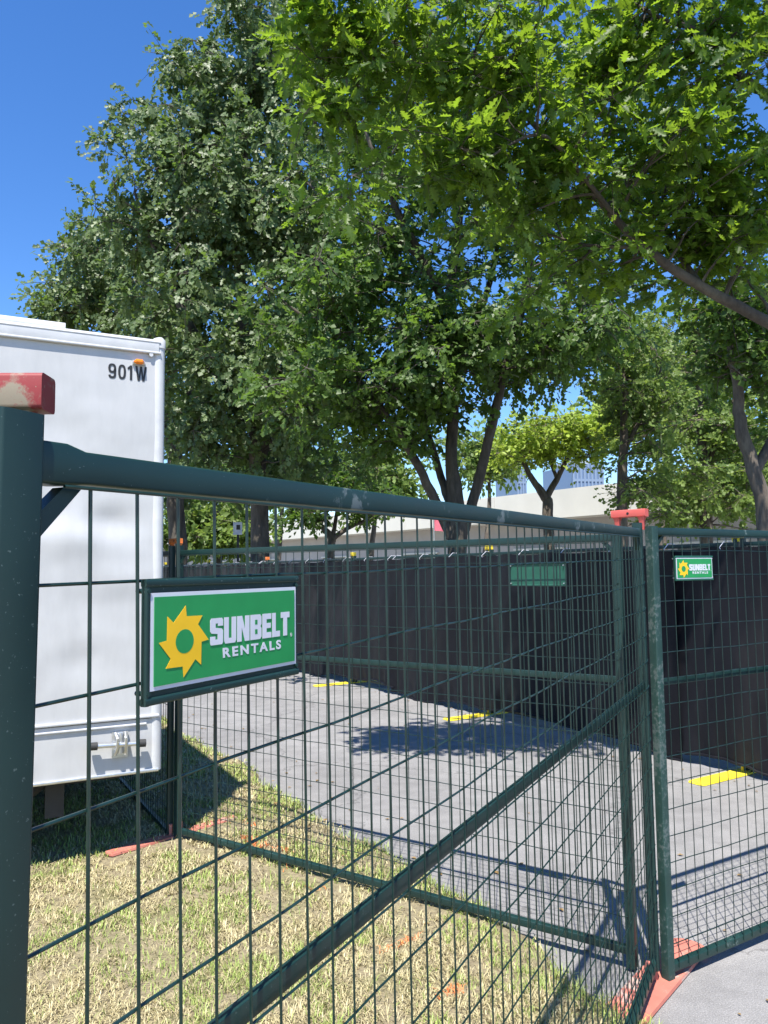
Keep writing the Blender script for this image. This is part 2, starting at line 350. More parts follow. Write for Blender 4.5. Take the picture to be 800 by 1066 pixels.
def letters(hgt, wid):
    """heavy block letters SUNBELT as outlines in x,z; returns (solids, counters)"""
    q = []; cn = []
    def put(pts, x0, s): q.append([(x0+x*s, z) for x, z in pts])
    # each letter 0..1 wide, 0..1 high
    Sx = [(0, .05), (.06, 0), (.92, 0), (1, .08), (1, .52), (.9, .6), (.42, .64), (.42, .8), (.6, .8), (.6, .7), (1, .7), (1, .92), (.92, 1), (.08, 1), (0, .92), (0, .52), (.1, .44), (.58, .4), (.58, .2), (.4, .2), (.4, .32), (0, .32)]
    Ux = [(0, 1), (0, .1), (.1, 0), (.9, 0), (1, .1), (1, 1), (.62, 1), (.62, .2), (.38, .2), (.38, 1)]
    Nx = [(0, 0), (0, 1), (.4, 1), (.64, .45), (.64, 1), (1, 1), (1, 0), (.62, 0), (.36, .56), (.36, 0)]
    Bx = [(0, 0), (0, 1), (.88, 1), (1, .9), (1, .6), (.9, .52), (1, .44), (1, .1), (.88, 0)]
    Ex = [(0, 0), (0, 1), (1, 1), (1, .77), (.46, .77), (.46, .61), (.94, .61), (.94, .4), (.46, .4), (.46, .23), (1, .23), (1, 0)]
    Lx = [(0, 0), (0, 1), (.46, 1), (.46, .24), (1, .24), (1, 0)]
    Tx = [(.28, 0), (.28, .76), (0, .76), (0, 1), (1, 1), (1, .76), (.72, .76), (.72, 0)]
    adv = [(Sx, 1.), (Ux, .98), (Nx, 1.04), (Bx, .98), (Ex, .82), (Lx, .74), (Tx, .86)]
    tot = sum(a for _, a in adv)+.09*6; x = 0
    for g, a in adv:
        put(g, x, a)
        if g is Bx:
            cn += [[(x+.4*a, .22), (x+.4*a, .41), (x+.62*a, .41), (x+.62*a, .22)], [(x+.4*a, .6), (x+.4*a, .79), (x+.62*a, .79), (x+.62*a, .6)]]
        x += a+.09
    f = lambda P: [[(a*wid/tot, b*hgt) for a, b in p] for p in P]
    return f(q), f(cn)

def make_sign(name, label, loc, rz, ry=0., W=.252, Hh=.097, frame=.012, group=None, face='front'):
    """rental sign plate; front faces local -Y; origin at lower left of plate"""
    t = empty(name, loc, rz, ry); tag(t, label, 'sign', group)
    PW, PH = W+.012, Hh+2*frame+.004
    mb = MB(); mb.box((PW/2, 0, PH/2), (PW, .004, PH)); mb.bar((0, -.001, .004), (PW, -.001, .004), .008, .008, .002); mb.bar((0, -.001, PH-.004), (PW, -.001, PH-.004), .008, .008, .002)
    mb.bar((.003, -.001, 0), (.003, -.001, PH), .007, .006, .002, up=(1, 0, 0))
    mb.build('plate', GREEN if face == 'front' else BACKG, t)
    mb = MB()
    for (x, z) in ((.004, .012), (.004, PH-.012), (PW-.004, .012), (PW-.004, PH-.012)):
        MB().tube([(x, .012, z), (x, -.005, z)], .0025, 8).build('clip', ALU if face != 'front' else GREENW, t)
    ox, oz = (PW-W)/2+.001, (PH-Hh)/2
    y = -.0025
    mb = MB(); mb.prism([(ox, oz), (ox+W, oz), (ox+W, oz+Hh), (ox, oz+Hh)], y, y-.0012); mb.build('border', SWHITE, t)
    e = .0042; y -= .0015
    mb = MB(); mb.prism([(ox+e, oz+e), (ox+W-e, oz+e), (ox+W-e, oz+Hh-e), (ox+e, oz+Hh-e)], y, y-.0008); fc = mb.build('face', SGREEN, t)
    y -= .0011; cx, cz = ox+.187*W, oz+.47*Hh; R = .037; pts = []
    for k in range(8):
        a1 = radians(88-45*k); pts.append((cx+R*cos(a1), cz+R*sin(a1))); a2 = a1-radians(4); pts.append((cx+R*.70*cos(a2), cz+R*.70*sin(a2)))
    mb = MB(); mb.prism(pts, y, y-.00025); sun = mb.build('sun_emblem', SYEL, t)
    mb = MB(); mb.prism([(cx+.0135*cos(a), cz+.0125*sin(a)) for a in np.linspace(0, 2*pi, 24, endpoint=False)], y-.0003, y-.0004); mb.build('sun_centre', SGREEN, sun)
    sol, cn = letters(.30*Hh, .592*W); lx, lz = ox+.345*W, oz+.385*Hh
    mb = MB()
    for p in sol: mb.prism([(lx+a, lz+b) for a, b in p], y, y-.00025)
    big = mb.build('lettering', SWHITE, t)
    mb = MB()
    for p in cn: mb.prism([(lx+a, lz+b) for a, b in p], y-.0003, y-.0004)
    mb.build('letter_counter', SGREEN, big)
    text_mesh('small_lettering', 'RENTALS', .115*Hh, SWHITE, t, ox+.43*W, y, oz+.225*Hh, width=.435*W, offset=.0004, sp=1.35, thick=.0001)
    text_mesh('registered_mark', '®', .05*Hh, SWHITE, t, ox+.945*W, y, oz+.36*Hh, thick=.0001)
    return t

# ------------------------------------------------------------------ wire panels
def make_panel(name, label, p0, p1, top, mid, z0=0.03, tilt=0., group=None, post=.043, nv=None, seed=0, end=False, detail=True,
               wire_side=-1, rowtop=None, gm=GREEN, post_mats=(None, None), ptop=(.03, .03), pw=(.036, .036), rowstep=.1035):
    d = Vector((p1[0]-p0[0], p1[1]-p0[1], 0)); L = d.length; rz = math.atan2(d.y, d.x)
    t = empty('wire_fence', (p0[0], p0[1], 0), rz, -tilt); tag(t, label, 'fence', group)
    rs = .031; P_W = pw; R = random.Random(seed)
    for i, x in enumerate((0, L)):
        post = pw[i]; MB().bar((x-(.048 if end and i == 0 else 0), 0, .015), (x, 0, top+ptop[i]), post, post, .0035, up=(0, 1, 0)).build('post', post_mats[i] or gm, t)
    a, b = pw[0]/2, L-pw[1]/2
    zt = top-rs/2
    mb = MB()
    if end:
        mb.loft([((a, 0, zt+.002), rs, .038, .0028), ((a+.028, 0, zt+.002), rs, .038, .0028), ((a+.050, 0, zt), rs, rs, .0028), ((b, 0, zt), rs, rs, .0028)])
    else: mb.bar((a, 0, zt), (b, 0, zt), rs, rs, .0028)
    mb.build('top_rail', gm if not end else GREENW, t)
    MB().bar((a-(.012 if end else 0), 0, mid), (b, 0, mid), .012, .027, .0015).build('middle_rail', gm, t)
    MB().bar((a, 0, z0+rs/2), (b, 0, z0+rs/2), rs, rs, .0028).build('bottom_rail', gm, t)
    # corner gussets
    for (x, s) in ((a, 1), (b, -1)):
        for (z, sz) in ((top-rs-.002, -1),):
            q = .042; mb = MB(); mb.prism([(x, z), (x+s*q, z), (x+s*q*.82, z+sz*.006), (x, z+sz*q*1.15), (x, z+sz*q*.72), (x+s*q*.45, z+sz*.008), (x, z+sz*.008)] if False else [(x, z+sz*q*.7), (x+s*q*.72, z+sz*.001), (x+s*q*1.2, z+sz*.001), (x, z+sz*q*1.25)], -.008, .008)
            mb.build('gusset', gm, t)
    # wires
    r = .0019; n = nv or round((L-.05)/.0575); sy = wire_side*(rs/2+r)
    mb = MB(); sd = 6 if detail else 4
    zb, zc = z0+rs*.4, top-rs-.004
    for k in range(n):
        x = a+.028+(L-post-.05)*k/(n-1) if not end else a+.052+(L-post-.085)*k/(n-1)
        j = R.uniform(-.003, .003)
        mb.tube([(x, sy, zb), (x+j*.5, sy+wire_side*.0005, zb+(zc-zb)*.33), (x+j, sy, zb+(zc-zb)*.66), (x, sy, zc+.002)], r, sd, False)
    mb.tube([(a+.02, sy+wire_side*r*1.7, zc), (b-.01, sy+wire_side*r*1.7, zc)], r, sd, False)
    z = (rowtop or (top-.128)); sy2 = sy+r*1.9*-wire_side
    while z > z0+.06:
        m = 24 if detail else 6; ph = R.uniform(0, 6)
        pts = [(a-.002-(.045*(1-z/top) if end else 0), sy2, z)]
        for i in range(1, m):
            x = a+.012+(b-a-.024)*i/m
            pts.append((x, sy2, z+.0016*sin(i*1.3+ph)+R.uniform(-.0008, .0008)))
        if detail: pts += [(b-.012, sy2, z)]
        pts += [(L-post*.1, wire_side*(post/2+r), z+.007), (L+post*.12, wire_side*(post/2+r), z+.013 if detail else z)]
        mb.tube(pts, r, sd, False); z -= rowstep
    mb.build('wire_mesh', WIRE, t)
    return t, L, rz

near, NL, nrz = make_panel('fence_panel', 'nearest green wire fence panel with the large sign crossing the frame', (-.3118, .6944), (1.0414, 3.1927), 1.744, 1.115,
                           tilt=.016, end=True, nv=48, seed=1, rowtop=1.621, ptop=(.027, .024), wire_side=-1, pw=(.043, .036))
rd = Vector((cos(.5542), sin(.5542), 0)); RL = 2.9; rp0 = Vector((1.098, 3.205, 0)); rp1 = rp0+rd*RL
right, _, rrz = make_panel('fence_panel', 'green wire fence panel at the right with a small sign and worn left post', rp0[:2], rp1[:2], 1.795, 1.166, z0=.04, seed=2, nv=48,
                           rowtop=1.70, pw=(.038, .036), post_mats=(GALV, None), ptop=(.006, .006))
bp0 = Vector((-1.2736, 4.8604, 0)); bp1 = Vector((.985, 3.300, 0))
back, BL, brz = make_panel('fence_panel', 'green wire fence panel running from the trailer corner to the red bracket', bp0[:2], bp1[:2], 1.775, 1.166, z0=.065, seed=3, nv=48, rowtop=1.66)
# panel that goes back beside the trailer
sp0 = Vector((-1.335, 4.905, 0)); sp1 = sp0+Vector((-.50, .866, 0))*2.8
make_panel('fence_panel', 'green wire fence panel in shadow running back beside the trailer', sp0[:2], sp1[:2], 1.775, 1.166, z0=.035, seed=4, nv=46, wire_side=1)

# signs
gd = Vector((cos(nrz), sin(nrz), 0)); gn = Vector((sin(nrz), -cos(nrz), 0))
def on_gate(px, off=.02):
    # position along the near panel seen at px
    lo, hi = 0, NL
    for _ in range(40):
        m = (lo+hi)/2; p = Vector((-.3118, .6944, 0))+gd*m; dd = Vector((p.x, p.y, 1.6-H)); X = 400+F*dd.dot(cr)/dd.dot(fw)
        if X < px: lo = m
        else: hi = m
    return lo
s0 = on_gate(148); p = Vector((-.3118, .6944, 0))+gd*(s0-.022)+gn*.024
make_sign('rental_sign', 'large green sun emblem sign clipped to the nearest fence panel', (p.x, p.y, 1.500), nrz+.0, ry=-.002, W=.250, Hh=.097)
p = rp0+rd*.105+Vector((sin(rrz), -cos(rrz), 0))*.024
make_sign('rental_sign', 'small green sun emblem sign on the right fence panel before black screen', (p.x, p.y, 1.575), rrz, W=.235, Hh=.088, frame=.006, face='alu')
bd = (bp1-bp0).normalized(); p = bp0+bd*2.50+Vector((-bd.y, bd.x, 0))*.024
make_sign('rental_sign', 'plain green back of a sign clipped to the fence panel left of red bracket', (p.x, p.y, 1.555), brz+pi, W=.25, Hh=.092, frame=.004, face='back')

# couplers on post tops
def coupler(name, label, p, q, z, m, w=.032, h=.034, prong=.03, over=.012, group=None, hole=True):
    """inverted U bracket bridging posts p and q"""
    p = Vector(p); q = Vector(q); d = (q-p); L = d.length; rz = math.atan2(d.y, d.x)
    t = empty(name, (p.x, p.y, z), rz); tag(t, label, 'bracket', group)
    MB().bar((-over, 0, prong+h/2), (L+over, 0, prong+h/2), w, h, .004).build('crossbar', m, t)
    for x in (0, L):
        mb = MB(); mb.loft([((x, 0, -.02), w*.62, w*.62, .003), ((x, 0, prong*.6), w*.7, w*.7, .003), ((x, 0, prong+.001), w*.95, w*1.15, .003)], up=(0, 1, 0)); mb.build('prong', m, t)
    if hole:
        mb = MB(); mb.tube([(L/2, -w/2-.0012, prong+h/2), (L/2, -w/2+.002, prong+h/2)], .0055, 14); mb.build('bolt_hole', BLK, t)
    return t
cA = U(645, 540, 3.30); cB = U(668, 540, 3.22)
coupler('post_bracket', 'bright red bracket joining the post tops at the corner', (cA.x-.008, cA.y, 0), (cB.x+.002, cB.y, 0), 1.808, RED, w=.03, h=.032, prong=.034, over=.022)
coupler('post_bracket', 'chipped dark red bracket on top of the nearest fence post', (-.3118-.12, .6944+.0, 0), (-.3118-.016, .6944+.004, 0), 1.776, REDN, w=.032, h=.033, prong=.002, over=.024, hole=False)
coupler('post_bracket', 'small orange bracket joining the posts at the trailer corner', (bp0.x-.062, bp0.y+.045, 0), (bp0.x, bp0.y, 0), 1.80, ORG, w=.03, h=.03, prong=.02, over=.01)

# feet
def foot(label, c, d, L, wd, m, rounded=.0, group=None, z=.006):
    d = Vector(d).normalized(); t = empty('steel_foot', (c[0], c[1], 0), math.atan2(d.y, d.x)); tag(t, label, 'foot', group)
    n = 10; pts = []
    for s in (1, -1):
        for k in range(n+1):
            a = radians(-90+180*k/n) if s == 1 else radians(90+180*k/n)
            ex = abs(cos(a))**.6*wd*.5 * (1 if rounded else .25)
            pts.append((s*(L/2-wd*.5*(1 if rounded else .25)) + s*ex, sin(a)*wd/2))
    vs = [(x, y, z) for x, y in pts]+[(x*.995, y*.96, z+.012) for x, y in pts]; k = len(pts)
    MB().add(vs, [tuple(range(k, 2*k)), tuple(range(k))[::-1]] + [(i, (i+1) % k, k+(i+1) % k, k+i) for i in range(k)]).build('base_plate', m, t)
    for x in (-.035, .035): MB().tube([(x, 0, z+.008), (x, 0, .11)], .011, 8).build('peg', m, t)
    return t
fA = G(112, 897); fB = G(245, 857)
foot('faded red foot plate lying under the trailer corner post', ((fA+fB)/2)[:2], (fB-fA), (fB-fA).length, .085, FOOT, z=.035)
fA = G(720, 983); fB = G(628, 1085); 
foot('salmon red foot plate under the corner posts at lower right', ((fA+fB)/2)[:2], (fB-fA), (fB-fA).length, .16, FOOT, rounded=1)
fC = Vector((-.3118, .6944, 0)); foot('red foot plate under the nearest fence post', fC[:2], (.878, -.478, 0), .9, .2, FOOT, rounded=1)

# ------------------------------------------------------------------ screened fence across the path
def KP(u, o=0): return K0 + KD*u + KN*o
f1 = G(740, 813); u1 = (f1-K0).dot(KD)
PL = 3.12
for i in range(-2, 8):
    u = u1 + PL*i
    a = KP(u, .07); b = KP(u+PL-.06, .07)
    lab = 'green wire fence panel hidden behind the black screen along the path'
    t, L, rz = make_panel('fence_panel', lab, a[:2], b[:2], 1.83, 1.2, z0=.06, seed=20+i, nv=50, detail=False, group='fence panels behind the black screen', wire_side=1)
    if -1 <= i < 7:
        cm = YEL if i != 3 else ORG
        q = coupler('fence_bracket', ['yellow clip on the screened fence right of the corner post', 'yellow clip on top of black screened fence near its sign back', 'yellow clip on top of black screened fence at its middle', 'yellow clip second from left on the screened fence', 'orange clip on top of the black screened fence at left',
                    'small yellow clip on the far screened fence beside trailer', 'tiny yellow clip farthest along the screened fence', 'last yellow clip on the screened fence'][i+1], KP(u-.035, .07), KP(u+.01, .07), 1.855, cm, w=.05, h=.05, prong=.01, over=.02, hole=False)
        q['category'] = 'bracket'
    nm = {0: 'yellow foot plate at the right on the asphalt', 1: 'yellow foot plate in tree shadow at the middle of the path', 2: 'yellow foot plate farthest left under the black screen'}
    c = KP(u, .05)
    if i >= 0: foot(nm.get(i, 'yellow foot plate farther along the black screened fence behind the trailer corner'), c[:2], KN, 1.26, .14, YEL, rounded=0, group=None if i in nm else 'far yellow foot plates', z=.004)
# fabric screens, hung on the path side, pleated and tied
FAB = fabric()
def screen(label, ua, ub, seed, out=0.):
    R = random.Random(seed); t = empty('privacy_screen', KP(ua)[:], 2.1351); tag(t, label, 'privacy screen', 'black privacy screens on the path fence')
    L = ub-ua; nx = int(L/.045); nz = 26; vs = []; P = [R.uniform(0, 6) for _ in range(6)]
    for i in range(nx+1):
        x = L*i/nx; u = ua+x; sag = .018*abs(sin(u*pi/.62))**.8; tear = .012*sin(u*7+P[3])
        zt = 1.80-sag+tear*.3; zb = .07+.05*sin(u*1.3+P[0])+.025*sin(u*5.1+P[1])
        for k in range(nz+1):
            v = k/nz; z = zb+(zt-zb)*v
            o = .016*sin(u*4.2+P[2]+z*.8)+.010*sin(u*9.5+P[4]-z*1.5)+.004*sin(u*23+z*9)*sin(z*6+u*3)+.02*(1-v)**3*sin(u*6+P[5])+.008*sin(z*4+u*1.1)
            if v > .9: o += .012*sin(u*21)*(v-.9)*10
            if v < .08: o += .015*sin(u*30+P[1])
            vs.append((x, .045+o+out, z))      # local +Y points towards the lawn
    n = nz+1
    mb = MB(); mb.add(vs, [(i*n+k, (i+1)*n+k, (i+1)*n+k+1, i*n+k+1) for i in range(nx) for k in range(nz)], True)
    o = mb.build('fabric', FAB, t)
    mb = MB(); k = 0
    for q in np.arange(.1, L, .62):
        mb.tube([(q, .055, 1.775), (q+.004, .06, 1.79), (q+.002, .0, 1.84), (q, -.08, 1.835)], .003, 5)
    mb.build('cable_tie', SWHITE, t)
    mb = MB(); pts = [vs[i*n] for i in range(nx+1)]; mb.tube([(x, y+.006, z) for x, y, z in pts], .011, 6); mb.build('hem', FAB, t)
    return t
screen('black privacy screen stretch at the right behind the small sign', u1-2*PL, u1+.55, 1)
screen('black privacy screen stretch behind the corner posts and sign back', u1+.50, u1+PL+1.9, 2, .03)
screen('black privacy screen stretch nearest the middle of the path', u1+PL+1.85, u1+3*PL+.06, 3)
screen('black privacy screen stretch at the far left end beside the trailer', u1+3*PL, u1+8*PL, 4, .03)

# ------------------------------------------------------------------ trailer
ta = .4865; TX, TY = -1.305, 4.6086; B, T = .50, 3.03
tr = empty('white_trailer', (TX, TY, 0), ta); tag(tr, 'white box trailer numbered 901W parked on the lawn at left', 'trailer')
# local: x = 0 at the right corner, going negative; side faces local -Y; body extends to +Y
LEN = 7.2; WD = 2.45
mb = MB(); nx, nz = 220, 70; vs = []
for i in range(nx+1):
    x = -LEN+ (LEN-.045)*i/nx
    for k in range(nz+1):
        z = B+.31+(T-.07-B-.31)*k/nz; q = 0
        for (cx, cz, s, a) in ((-.55, 2.15, .35, .008), (-.95, 1.9, .25, -.008), (-.35, 1.45, .3, .006), (-.7, 1.2, .22, -.005), (-.3, 2.5, .3, -.005), (-.30, 1.93, .13, .016), (-.5, 1.84, .17, -.018), (-.75, 1.95, .17, .018), (-.2, 1.6, .14, -.010), (-.45, 1.15, .15, .009), (-.6, 2.45, .2, .010), (-1.6, 1.7, .5, .01), (-.75, 2.62, .3, .005), (-.25, 1.9, .18, .006)):
            q += a*math.exp(-(((x-cx)/s)**2+((z-cz)/(s*.6))**2))
        vs.append((x, q*1.25, z))
n = nz+1; mb.add(vs, [(i*n+k, (i+1)*n+k, (i+1)*n+k+1, i*n+k+1) for i in range(nx) for k in range(nz)], True)
mb.box((-LEN/2-.01, WD/2+.02, (B+T)/2+.06), (LEN-.06, WD-.02, T-B-.2))
mb.build('side_wall', TW, tr)
MB().box((-LEN/2, WD/2, T-.004), (LEN-.1, WD-.08, .03)).build('roof', TWT, tr)
mb = MB()                                                     # roof front edge trim, two ridges
mb.bar((-LEN, .008, T-.045), (-.04, .008, T-.045), .05, .085, .012); mb.bar((-LEN, -.012, T-.085), (-.03, -.012, T-.085), .02, .016, .006); mb.bar((-LEN, -.01, T-.02), (-.03, -.01, T-.02), .02, .012, .005)
mb.build('top_trim', TWT, tr)
mb = MB(); mb.loft([((-.034, .028, B+.005), .075, .075, .034), ((-.034, .028, T-.02), .075, .075, .034)], up=(0, 1, 0)); mb.build('corner_post', TWT, tr)
mb = MB(); mb.loft([((-.036, .028, T-.05), .084, .084, .03), ((-.036, .028, T-.004), .084, .084, .03), ((-.04, .03, T+.012), .06, .06, .025)], up=(0, 1, 0)); mb.tube([(-.085, -.02, T-.10), (-.085, -.004, T-.10)], .012, 10); mb.build('corner_cap', TWT, tr)
MB().box((-LEN/2-.01, .012, B+.15), (LEN-.06, .03, .30)).build('lower_skirt', TW, tr)
mb = MB(); mb.bar((-LEN, -.008, B+.315), (-.02, -.008, B+.315), .022, .018, .006); mb.bar((-LEN, -.008, B+.275), (-.09, -.008, B+.275), .018, .012, .004); mb.build('side_trim', TWT, tr)
MB().bar((-LEN, .0, B+.008), (-.02, .0, B+.008), .03, .02, .006).build('bottom_edge', ALU, tr)
mb = MB(); mb.bar((-.55, .35, T+.035), (-1.05, .35, T+.035), .5, .07, .03); mb.build('roof_vent', TWT, tr)
mb = MB(); mb.box((-3.2, .8, T+.09), (3.2, 1.2, .16)); mb.build('roof_unit', simple('slate_roof_unit', (.10, .12, .15), .5), tr)
# marker light
lx = -.155; mb = MB(); mb.tube([(lx-.035, -.006, T-.155), (lx+.035, -.006, T-.155)], .014, 12); base = mb.build('marker_light', ALU, tr)
mb = MB(); mb.tube([(lx-.028, -.016, T-.153), (lx-.015, -.026, T-.153), (lx+.015, -.026, T-.153), (lx+.028, -.016, T-.153)], [.006, .016, .016, .006], 12); mb.build('lens', AMBER, base)
mb = MB(); cw, ch, sw = .040, .088, .0125
def ring(cx, cz, rx, rz_, a0=0., a1=360., n=20):
    vs = []
    for k in range(n+1):
        a = radians(a0+(a1-a0)*k/n)
        sg = lambda v, e: math.copysign(abs(v)**e, v)
        vs += [(cx+rx*sg(cos(a), .8), -.003, cz+rz_*sg(sin(a), .8)), (cx+(rx-sw)*sg(cos(a), .8), -.003, cz+(rz_-sw)*sg(sin(a), .8))]
    mb.add(vs, [(2*k, 2*k+2, 2*k+3, 2*k+1) for k in range(n)])
def stroke(x0, z0_, x1, z1, w_=sw): mb.add([(x0-w_/2, -.003, z0_), (x0+w_/2, -.003, z0_), (x1+w_/2, -.003, z1), (x1-w_/2, -.003, z1)], [(0, 1, 2, 3)])
ox_, oz_ = -.325, T-.262
ring(ox_+.022, oz_+.060, .022, .028); ring(ox_+.022, oz_+.028, .022, .028, -165, 0, 12); stroke(ox_+.0378, oz_+.028, ox_+.0378, oz_+.060)
ring(ox_+.077, oz_+.044, .022, .044)
stroke(ox_+.128, oz_, ox_+.128, oz_+ch, .013); mb.add([(ox_+.108, -.003, oz_+.062), (ox_+.1215, -.003, oz_+.066), (ox_+.1215, -.003, oz_+.086), (ox_+.108, -.003, oz_+.073)], [(0, 1, 2, 3)])
wx = ox_+.152
mb.add([(wx+a_*.066, -.003, oz_+b_2*ch) for a_, b_2 in ((0, 1), (.19, 1), (.31, .3), (.41, 1), (.59, 1), (.69, .3), (.81, 1), (1, 1), (.80, 0), (.60, 0), (.5, .68), (.40, 0), (.20, 0))], [tuple(range(13))])
mb.build('fleet_number', BLK, tr)
# latch
lt = MB(); lt.box((-.235, -.018, B+.175), (.085, .012, .14)); lt.tube([(-.235, -.03, B+.24), (-.235, -.03, B+.13)], .016, 10); latch = lt.build('latch', ALU, tr)
mb = MB(); mb.tube([(-.37, -.05, B+.185), (-.13, -.05, B+.175)], .013, 10); mb.tube([(-.26, -.02, B+.24), (-.255, -.065, B+.215), (-.255, -.065, B+.17), (-.26, -.02, B+.12)], .009, 8); mb.tube([(-.205, -.02, B+.24), (-.21, -.065, B+.215), (-.21, -.065, B+.17), (-.205, -.02, B+.12)], .009, 8)
mb.build('latch_pin', ALU, latch)
mb = MB(); mb.tube([(-.40, -.05, B+.187), (-.36, -.05, B+.185)], .022, 12); mb.tube([(-.135, -.05, B+.176), (-.10, -.05, B+.174)], .022, 12); mb.build('pin_end', RUB, latch)
# underbody
mb = MB()
for y in (.5, 1.9): mb.box((-LEN/2, y, B-.06), (LEN-.3, .08, .13))
for x in np.arange(-LEN+.5, -.2, .6): mb.box((x, WD/2, B-.02), (.05, WD-.1, .08))
mb.tube([(-1.15, .12, .12), (-.55, .3, B-.02)], .035, 8); mb.tube([(-1.6, .3, .1), (-.9, .12, B-.02)], .028, 8)
mb.box((-LEN/2, WD-.05, .28), (LEN-.1, .03, .46)); mb.box((-2.2, .9, .3), (1.6, .8, .34)); mb.box((-LEN/2, WD/2, B+.02), (LEN-.1, WD-.1, .03))  # far-side skirt and box, added to block light and darken the ground beneath
mb.build('underframe_and_light_block', DARK, tr)
MB().box((-.55, .22, B-.12), (.10, .02, .24)).build('mud_flap', RUB, tr)
for (x, y) in ((-3.4, .3), (-4.4, .3), (-3.4, 2.1), (-4.4, 2.1)):
    mb = MB(); pr = [(0.20, .0), (.31, .02), (.34, .06), (.34, .16), (.31, .2), (.2, .22)]; n = 28; vs = []
    for k in range(n):
        a = 2*pi*k/n
        for (r_, q) in pr: vs.append((x+r_*cos(a), y-.1+q, .36+r_*sin(a)))
    m_ = len(pr); mb.add(vs, [(k*m_+j, k*m_+j+1, ((k+1) % n)*m_+j+1, ((k+1) % n)*m_+j) for k in range(n) for j in range(m_-1)], True)
    wh = mb.build('wheel', RUB, tr); mb = MB(); mb.tube([(x, y-.09, .36), (x, y+.1, .36)], .2, 20); mb.build('rim', ALU, wh)
mb = MB(); mb.tube([(-LEN-.9, WD/2, .5), (-LEN+.1, WD/2, B-.02)], .05, 8); mb.tube([(-.15, WD-.2, .02), (-.15, WD-.2, B)], .04, 8); mb.tube([(-LEN+.3, .6, .02), (-LEN+.3, .6, B)], .04, 8); mb.build('support_leg', DARK, tr)

# ------------------------------------------------------------------ building beyond
CREAM = simple('cream_concrete', (.60, .57, .48), .8, 0, .06, .6); WALLG = simple('shaded_taupe_wall', (.40, .36, .32), .85, 0, .08, .8)  # the wall's darker grey-beige has the shade under the parapet put into it
b0 = U(640, 503, 37.); bd_ = Vector((-.605, .796, 0)); bz = b0.z
bld = empty('low_building', (b0.x, b0.y, 0), math.atan2(bd_.y, bd_.x)); tag(bld, 'long low cream building with a deep parapet behind the trees', 'building')
mb = MB(); xs = list(range(-40, 72, 8))
for x in xs: mb.box((x+4, -6, bz-.72), (7.97, 12, 1.44))
mb.build('parapet', CREAM, bld)
MB().box((16, -6.8, (bz-1.44)/2), (112, 11, bz-1.44)).build('wall', WALLG, bld)
GL = simple('dark_glass', (.03, .04, .05), .1)
for x in range(-34, 66, 10):
    w_ = MB().box((x, -1.28, 1.5), (3.2, .08, 2.4)).build('window', GL, bld)
    MB().box((x, -1.22, 2.74), (3.5, .14, .1)).build('frame', CREAM, w_)
def tower(label, px, py, w_px, Y, floors, cols, dpt=14):
    p = U(px, py, Y); wd = w_px*Y/F; t = empty('glass_tower', (p.x, p.y, 0), .25); tag(t, label, 'building')
    hgt = p.z; MB().box((0, dpt/2, hgt/2), (wd, dpt, hgt)).build('wall', simple('blue_curtain_wall', (.13, .19, .30), .3), t)
    mb = MB(); fh = 3.4
    for k in range(1, floors): mb.box((0, -.08, hgt-k*fh), (wd, .16, .5))
    for c_ in range(cols+1): mb.box((-wd/2+wd*c_/cols, -.1, hgt-floors*fh/2), (.35, .2, floors*fh))
    mb.build('facade_grid', simple('pale_mullions', (.19, .25, .34), .5), t)
    MB().box((0, dpt/2, hgt+.6), (wd*.6, dpt*.6, 1.2)).build('roof', simple('roof_box', (.35, .38, .42), .6), t)
tower('distant blue glass tower above the parapet at middle right', 612, 483, 34, 160, 12, 8)
tower('thin distant pale tower beside the yellow green tree', 543, 488, 9, 190, 10, 3)
# pink banner
p = U(452, 553, 22); t = empty('banner', (p.x, p.y, 0)); tag(t, 'small pink banner on a pole beyond the black screened fence', 'banner')
MB().tube([(0, 0, 0), (0, 0, p.z+.45)], .02, 8).build('pole', ALU, t)
vs = []; 
for i in range(9):
    for k in range(5): vs.append((.02+.46*i/8, .03*sin(i*1.1+k*.4), p.z+.38-.36*k/4-.06*i/8))
MB().add(vs, [(i*5+k, (i+1)*5+k, (i+1)*5+k+1, i*5+k+1) for i in range(8) for k in range(4)], True).build('cloth', simple('pink_cloth', (.62, .14, .20), .7), t)
# white sign board at left
p = U(248, 556, 21); t = empty('notice_board', (p.x, p.y, 0)); tag(t, 'small white notice board with a dark mark beyond the fence at left', 'sign')
MB().bar((0, 0, 0), (0, 0, p.z), .06, .06, .01, up=(0, 1, 0)).build('post', DARK, t); MB().box((0, -.05, p.z+.15), (.24, .03, .34)).build('board', SWHITE, t); MB().box((.02, -.07, p.z+.18), (.10, .008, .13)).build('mark', BLK, t)

# ------------------------------------------------------------------ trees
def oak_leaf(fold=.25):
    """lobed leaf, unit length along +x, two halves folded on the midrib"""
    half = [(0, .0), (.12, .03), (.2, .20), (.30, .10), (.42, .33), (.5, .12), (.66, .30), (.72, .10), (.86, .16), (1., 0)]
    v = [(x, y, abs(y)*fold) for x, y in half]; m = [(x, -y, abs(y)*fold) for x, y in half[1:-1]]
    mid = [(.25, 0, 0), (.46, 0, -.02), (.7, 0, -.05)]
    V = v+m+mid; n = len(v); mi = lambda i: n+i-1
    a, b, c = len(v)+len(m), len(v)+len(m)+1, len(v)+len(m)+2
    tri = []
    for side in (0, 1):
        g = (lambda i: i) if side == 0 else (lambda i: i if i in (0, n-1) else mi(i))
        for t in ((0, 1, a), (1, 2, a), (2, 3, a), (a, 3, b), (3, 4, b), (4, 5, b), (b, 5, c), (5, 6, c), (6, 7, c), (7, 8, c), (8, 9, c)):
            q = tuple(g(i) if i < n else i for i in t); tri.append(q if side == 0 else q[::-1])
    return np.array(V), np.array(tri)
